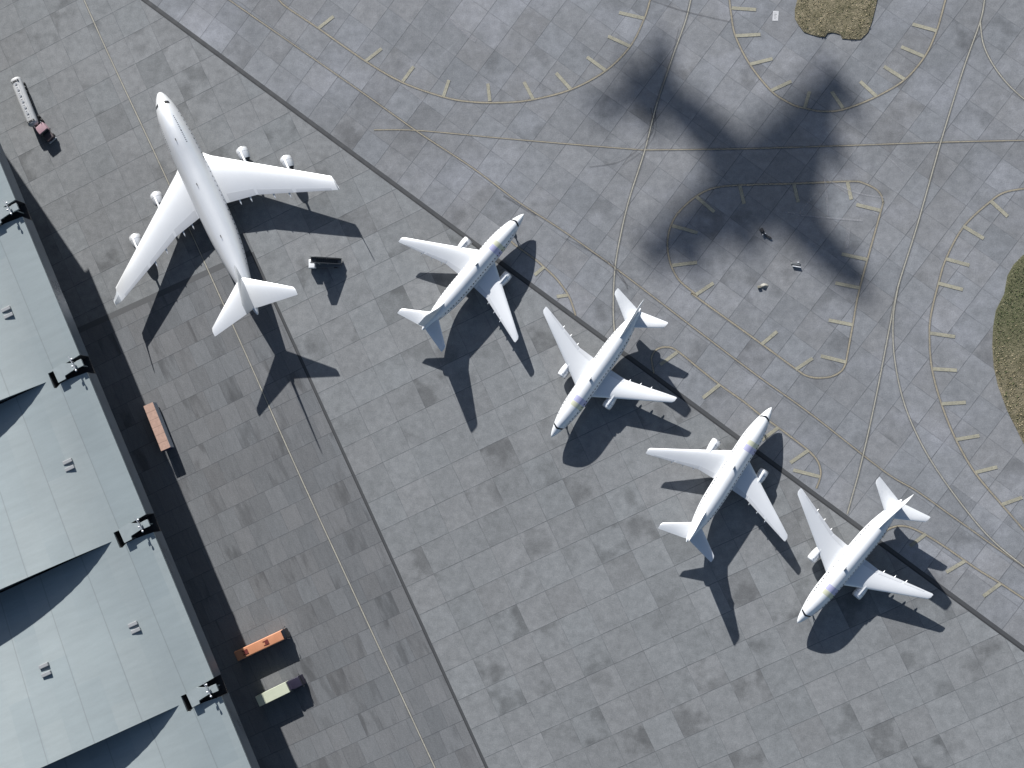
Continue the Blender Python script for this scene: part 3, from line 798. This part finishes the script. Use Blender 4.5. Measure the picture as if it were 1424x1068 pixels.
# ------------------------------------------------------------------ vehicles
def wheel(mb_parent, x, y, r=.5, wd=.32):
    MB().lathe_y([(y-wd/2, r*.5), (y-wd*.46, r*.92), (y-wd*.2, r), (y+wd*.2, r), (y+wd*.46, r*.92), (y+wd/2, r*.5)], x, r).build('wheel', M['tyre'], mb_parent, smooth=40)

# salmon trailer
o_, hd, ln = frame((205.7, 561.9), (230.6, 624.8), 3.5)
m_sal = None
k = NT('salmon_roof'); v = k.obj(); s = k.N('ShaderNodeSeparateXYZ'); k.L(v, s.inputs[0])
fr = k.math('FRACT', k.math('MULTIPLY', s.outputs[0], 6/ln)); dd_ = k.math('MINIMUM', fr, k.math('SUBTRACT', 1.0, fr))
c_ = k.mix(k.rng(dd_, .015, .05, .75, 0), k.scalecol((.33, .215, .17), k.rng(k.noise(v, 1.4, 5), .3, .7, .88, 1.12)), (.15, .10, .08))
k.L(c_, k.b.inputs['Base Color']); k.b.inputs['Roughness'].default_value = .6
M['salroof'] = k.m
M['grey'] = paint('grey_panel', (.22, .235, .26), .5)
M['navy'] = paint('navy_panel', (.02, .022, .075), .45)
t = thing('box_trailer', 'salmon roofed box trailer parked along the edge of the hangar shadow', 'trailer', o_, hd)
bx = MB().box(0, ln, -1.3, 1.3, 1.15, 3.40, .06).build('body', M['grey'], t)
MB().box(.02, ln-.02, -1.27, 1.27, 3.402, 3.5, .03).build('roof', M['salroof'], t)
MB().box(ln+.003, ln+.06, -1.27, 1.27, 1.2, 3.42, .02).build('end_panel', M['navy'], t)
ch = MB().box(.3, ln-.3, -.55, -.35, .85, 1.14).box(.3, ln-.3, .35, .55, .85, 1.14).build('chassis', M['dark'], t)
for x in (1.6, 2.9, 4.2):
    for y in (-1.0, 1.0): wheel(ch, x, y, .48)
for y in (-.9, .9): MB().box(ln-3.2, ln-3.05, y-.08, y+.08, .02, 1.12).box(ln-3.35, ln-2.9, y-.16, y+.16, 0, .06).build('landing_leg', M['dark'], ch)

# orange bus
M['orange'] = paint('orange_bus_paint', (.42, .19, .105), .42, var=.07, scale=.5, coat=.2, grime=.12)
M['hatch'] = paint('dark_red_hatch', (.11, .022, .018), .5)
o_, hd, ln = frame((327.5, 913.4), (397.6, 880.6), 3.1)
t = thing('bus', 'orange bus with dark red roof hatches, tail in the hangar shadow', 'bus', o_, hd)
bd = MB().box(0, ln-.35, -1.2, 1.2, .42, 3.1, .28, seg=4).build('body', M['orange'], t, smooth=40)
MB().box(ln-1.15, ln, -1.19, 1.17, .45, 3.115, .26, seg=3, taper=lambda c: (c[0]-.25*(c[2] > 2 and c[0] > ln-.4), c[1], c[2])).build('windshield', M['glass'], t, smooth=40)
for s in (-1, 1):
    for i in range(8): MB().box(.7+i*1.38, 1.9+i*1.38, s*1.205-.012, s*1.205+.012, 1.45, 2.45).build('window', M['glass'], bd)
    mi_ = MB().tube((ln-.5, s*1.1, 2.75), (ln+.15, s*1.5, 2.7), .03); mi_.box(ln+.05, ln+.2, s*1.5-.12, s*1.5+.12, 2.2, 2.65, .03); mi_.build('mirror', M['dark'], t)
    for x in (2.6, ln-2.6): wheel(t, x, s*1.02, .5)
for x in (2.9, 8.45):
    hb = MB().box(x-.5, x+.5, -.55, .55, 3.09, 3.2, .03)
    hb.box(x-.95, x-.5, .36, .54, 3.09, 3.17).box(x-.95, x-.5, -.54, -.36, 3.09, 3.17).box(x-.08, x+.30, -.62, .62, 3.09, 3.15)
    hb.build('roof_hatch', M['hatch'], bd)

# cream box truck
M['cream'] = paint('cream_box_paint', (.40, .42, .325), .5, var=.04, scale=.6)
M['cab'] = paint('dark_violet_cab', (.018, .016, .030), .4, coat=.2)
o_, hd, ln = frame((358.1, 975.8), (419.2, 946.0), 3.2)
cb = (P(400.2, 955.6, 3.2)-P(358.1, 975.8, 3.2)).length
t = thing('box_truck', 'cream box truck with dark violet cab beside the orange bus', 'truck', o_, hd)
bx = MB().box(0, cb, -1.28, 1.28, 1.0, 3.3, .04).build('cargo_box', M['cream'], t)
MB().box(-.035, -.003, -1.2, -.01, 1.05, 3.2).build('rear_door', M['pale'], bx); MB().box(-.035, -.003, .01, 1.2, 1.05, 3.2).build('rear_door', M['pale'], bx)
ch = MB().box(.2, ln-.3, -.5, .5, .6, .98).build('chassis', M['dark'], t)
cabm = MB().box(cb+.03, ln, -1.2, 1.2, .55, 2.85, .16, seg=3, taper=lambda c: (c[0]-.55*(c[2] > 2 and c[0] > ln-.4), c[1], c[2])).build('cab', M['cab'], t, smooth=40)
MB().add([(ln-.27, -1.0, 1.75), (ln-.27, 1.0, 1.75), (ln-.50, .95, 2.6), (ln-.50, -.95, 2.6)], [(0, 1, 2, 3)]).build('windshield', M['glass'], cabm)
MB().box(cb+.35, cb+1.0, -.95, .95, 2.86, 3.05, .08).build('wind_deflector', M['cab'], cabm)
for s in (-1, 1):
    for x in (1.6, ln-1.3): wheel(ch, x, s*1.0, .48)
    MB().tube((ln-.6, s*1.15, 2.3), (ln-.35, s*1.5, 2.3), .03).box(ln-.42, ln-.3, s*1.5-.1, s*1.5+.1, 1.85, 2.35, .03).build('mirror', M['dark'], cabm)

# tanker
M['tank'] = paint('tank_white', (.37, .375, .38), .4, var=.06, scale=.6, grime=.25)
M['pink'] = paint('pink_cab_paint', (.30, .195, .22), .45, var=.06)
o_, hd, ln = frame((18.6, 107.5), (45.0, 173.5), 3.2)
t = thing('tanker_truck', 'white tanker truck with dusty pink cab turned sideways', 'tanker truck', o_, hd)
n_ = 24
rg = []
for x, f in ((0, .5), (.12, .8), (.35, .96), (.7, 1), (ln-.9, 1), (ln-.45, .95), (ln-.15, .75), (ln, .4)):
    rg.append([(x, 1.32*f*math.copysign(abs(math.cos(a))**.85, math.cos(a)), 2.25+1.05*f*math.copysign(abs(math.sin(a))**.85, math.sin(a))) for a in [2*math.pi*j/n_ for j in range(n_)]])
tk_ = MB().loft(rg).build('tank', M['tank'], t, smooth=50)
MB().box(.5, ln-.7, -.62, -.56, 3.2, 3.42).box(.5, ln-.7, .56, .62, 3.2, 3.42).build('walkway_rail', M['pale'], tk_)
for x in (.9, ln-1.25): MB().box(x, x+.45, -.95, .95, 3.12, 3.36, .04).build('spill_guard', M['dark'], tk_)
for i in range(6):
    x = 1.9+i*(ln-4.0)/5.6
    MB().tube((x, 0, 3.2), (x, 0, 3.42), .3, 14).build('hatch', M['grey'], tk_, smooth=40)
    MB().box(x+.55, x+.95, -.28, .1, 3.2, 3.36, .02).build('valve_box', M['line'], tk_)
ch = MB().box(.4, ln-.6, -.5, .5, .85, 1.22).build('chassis', M['dark'], t)
for x in (1.5, 2.8, 4.1):
    for y in (-1.0, 1.0): wheel(ch, x, y, .5)
MB().box(4.9, 8.0, 1.0, 1.2, .6, 1.05, .04).box(4.9, 8.0, -1.2, -1.0, .6, 1.05, .04).build('hose_locker', M['dark'], t)
# tractor, articulated on the fifth wheel
pw = P(38.5, 160.0, 1.2); pc = P(57.0, 178.6, 2.8)
inv = Matrix.Translation(o_) @ Matrix.Rotation(hd, 4, 'Z'); inv = inv.inverted()
a_ = inv @ Vector((pw.x, pw.y, 0)); b_ = inv @ Vector((pc.x, pc.y, 0))
th_ = math.atan2(P(70, 192.5, 1.5).y-pc.y, P(70, 192.5, 1.5).x-pc.x)-hd
XF = Matrix.Translation((b_.x, b_.y, 0)) @ Matrix.Rotation(th_, 4, 'Z')
tr = MB().box(-4.6, 3.3, -.45, .45, .6, 1.0).build('tractor_frame', M['dark'], t, xf=XF)
cbm = MB().box(-1.1, 1.0, -1.22, 1.22, .75, 2.8, .12, seg=3).build('cab', M['pink'], t, smooth=40, xf=XF)
MB().box(.55, 1.35, -1.12, 1.12, 1.75, 2.6, .06, taper=lambda c: (c[0]-.35*(c[2] > 2.2 and c[0] > 1), c[1], c[2])).build('windshield', M['glass'], cbm, xf=XF)
MB().box(1.02, 3.2, -1.0, 1.0, .7, 1.74, .14, seg=3).build('hood', paint('dusty_dark_hood', (.06, .045, .048), .5), cbm, smooth=40, xf=XF)
MB().box(3.1, 3.45, -1.15, 1.15, .45, .85, .05).build('bumper', M['pale'], cbm, xf=XF)
for s in (-1, 1):
    for x in (-3.9, -2.7, 2.2):
        MB().lathe_y([(s*1.02-.16, .25), (s*1.02-.14, .46), (s*1.02-.06, .5), (s*1.02+.06, .5), (s*1.02+.14, .46), (s*1.02+.16, .25)], x, .5).build('wheel', M['tyre'], tr, smooth=40, xf=XF)
    MB().tube((.9, s*1.2, 2.2), (1.2, s*1.55, 2.2), .03).box(1.12, 1.25, s*1.55-.1, s*1.55+.1, 1.7, 2.25, .03).build('mirror', M['dark'], cbm, xf=XF)
    MB().tube((-1.25, s*1.0, 1.0), (-1.25, s*1.0, 3.1), .09).build('exhaust_stack', M['silver'], tr, xf=XF)

# passenger stairs truck
o_, hd, ln = frame((475.5, 366.5), (429.0, 367.8), .8)
t = thing('stair_truck', 'white airport passenger stair truck with shaded steps beside the jumbo jet wingtip', 'stair truck', o_, hd)
M['step'] = paint('shade_dark_steps', (.04, .042, .045), .6)  # side panel's shade on the steps put into their colour
M['panel'] = paint('stair_panel', (.10, .105, .11), .5)
ch = MB().box(.3, ln-.2, -.8, .8, .5, .9, .05).build('chassis', M['panel'], t)
for s in (-1, 1):
    for x in (1.6, ln-1.5): wheel(ch, x, s*.82, .42)
cabm = MB().box(ln-1.9, ln, -1.02, 1.05, .5, 2.05, .14, seg=3, taper=lambda c: (c[0]-.4*(c[2] > 1.5 and c[0] > ln-.4), c[1], c[2])).build('cab', M['white'], t, smooth=40)
MB().add([(ln-.10, -.8, 1.2), (ln-.10, .8, 1.2), (ln-.32, .75, 1.85), (ln-.32, -.75, 1.85)], [(0, 1, 2, 3)]).build('windshield', M['glass'], cabm)
st = MB(); NS = 13
for i in range(NS):
    x = .2+i*.40; z = .45+i*.27
    st.box(x, x+.44, -1.15, .1, z, z+.09)
xt, zt = .2+NS*.40, .45+NS*.27
st.box(xt, xt+1.4, -1.15, .1, zt, zt+.12)
so = st.build('steps', M['step'], t)
for y in (-1.21, .16):
    sp = MB()
    for (xa, za_), (xb, zb_) in (((.1, .35), (xt, zt)), ((xt, zt), (xt+1.4, zt))):
        sp.add([(xa, y-.03, za_-.15), (xb, y-.03, zb_-.15), (xb, y-.03, zb_+1.15), (xa, y-.03, za_+1.15), (xa, y+.03, za_-.15), (xb, y+.03, zb_-.15), (xb, y+.03, zb_+1.15), (xa, y+.03, za_+1.15)],
               [(0, 1, 2, 3), (7, 6, 5, 4), (0, 4, 5, 1), (1, 5, 6, 2), (2, 6, 7, 3), (3, 7, 4, 0)])
    sp.build('side_panel', M['panel'], t)
for x, y in ((3.4, -1.1), (3.4, .05), (5.4, -1.1), (5.4, .05)): MB().tube((x, y, .9), (x, y, .45+(x-.2)/.4*.27-.1), .07).build('stair_support', M['pale'], t)
hs = MB(); hs.loft([[(.6, y, .5), (xt+1.1, y, .5), (xt+1.1, y, zt-.2), (xt, y, zt-.2), (.6, y, .52)] for y in (-1.05, .0)]); hs.build('stair_housing', M['panel'], t)
MB().box(ln-2.6, ln-1.8, -.95, -.35, .9, 1.25, .04).build('tool_box', M['pale'], t)

# small things on the taxiway, under the flying jet's shadow
c = P(1060.5, 321.5, .6)
TUG = t = thing('baggage_tug', 'small dark baggage tug with white corners standing in the blurred shadow', 'tug', (c.x, c.y, 0), R(-62))
b_ = MB().box(-1.5, 1.5, -.7, .7, .35, .95, .1, seg=2).build('body', M['dark'], t, smooth=40)
MB().box(-.7, .2, -.55, .55, .96, 1.25, .08).build('seat', M['black'], t)
MB().box(1.1, 1.55, -.78, -.45, .4, 1.02, .05).box(1.1, 1.55, .45, .78, .4, 1.02, .05).build('fender', M['white'], b_)
MB().tube((.5, 0, .9), (.25, 0, 1.35), .04).build('steering_column', M['dark'], b_)
for s in (-1, 1):
    for x in (-1.0, 1.0): wheel(t, x, s*.68, .33, .25)
TUG.scale = (.55, .55, .55)
c = P(1068.5, 329, .5); h_ = P(1066.5, 326.5, .5)
t = thing('tow_cart', 'thin dark flat cart trailing behind the small baggage tug', 'cart', (c.x, c.y, 0), R(-33))
bd = MB().box(-1.1, 1.1, -.32, .32, .42, .55, .03).build('deck', M['dark'], t); MB().tube((-1.1, 0, .45), (-1.6, 0, .4), .04).build('drawbar', M['dark'], t)
for s in (-1, 1):
    for x in (-.7, .7): wheel(t, x, s*.36, .21, .14)
t.scale = (.75, .6, .6)
c = P(1107, 368.8, .3)
t = thing('barrier', 'low pale barrier rail on a dark base lying on the taxiway', 'barrier', (c.x, c.y, 0), R(-11))
MB().box(-1.25, 1.0, .05, .55, .02, .35, .06, taper=lambda q: (q[0]*(1 if q[2] < .2 else .8), q[1], q[2])).build('base', M['panel'], t)
MB().box(-.75, 1.15, -.42, -.22, .02, .5, .04).build('rail', M['white'], t)
MB().box(.2, .6, .58, .85, .02, .45, .08).build('weight', M['pale'], t)
c = P(1062.5, 397.5, .3)
t = thing('tarpaulin_heap', 'small pale peaked heap under a tarpaulin on the taxiway', 'heap', (c.x, c.y, 0), R(10))
rs = random.Random(4); rg = []
for f, z in ((1, 0), (.92, .12), (.62, .5), (.34, .9), (.08, 1.12)):
    rg.append([(1.0*f*math.cos(a)*(1+.18*rs.uniform(-1, 1)), .62*f*math.sin(a)*(1+.18*rs.uniform(-1, 1)), z*.5) for a in [2*math.pi*j/12 for j in range(12)]])
MB().loft(rg).build('tarpaulin', paint('tarpaulin', (.20, .195, .175), .8, var=.2, scale=2), t, smooth=25)
MB().box(-1.5, -.7, -.35, .25, .0, .5, .12).build('sandbag', paint('sandbag', (.16, .15, .12), .9, var=.2), t)
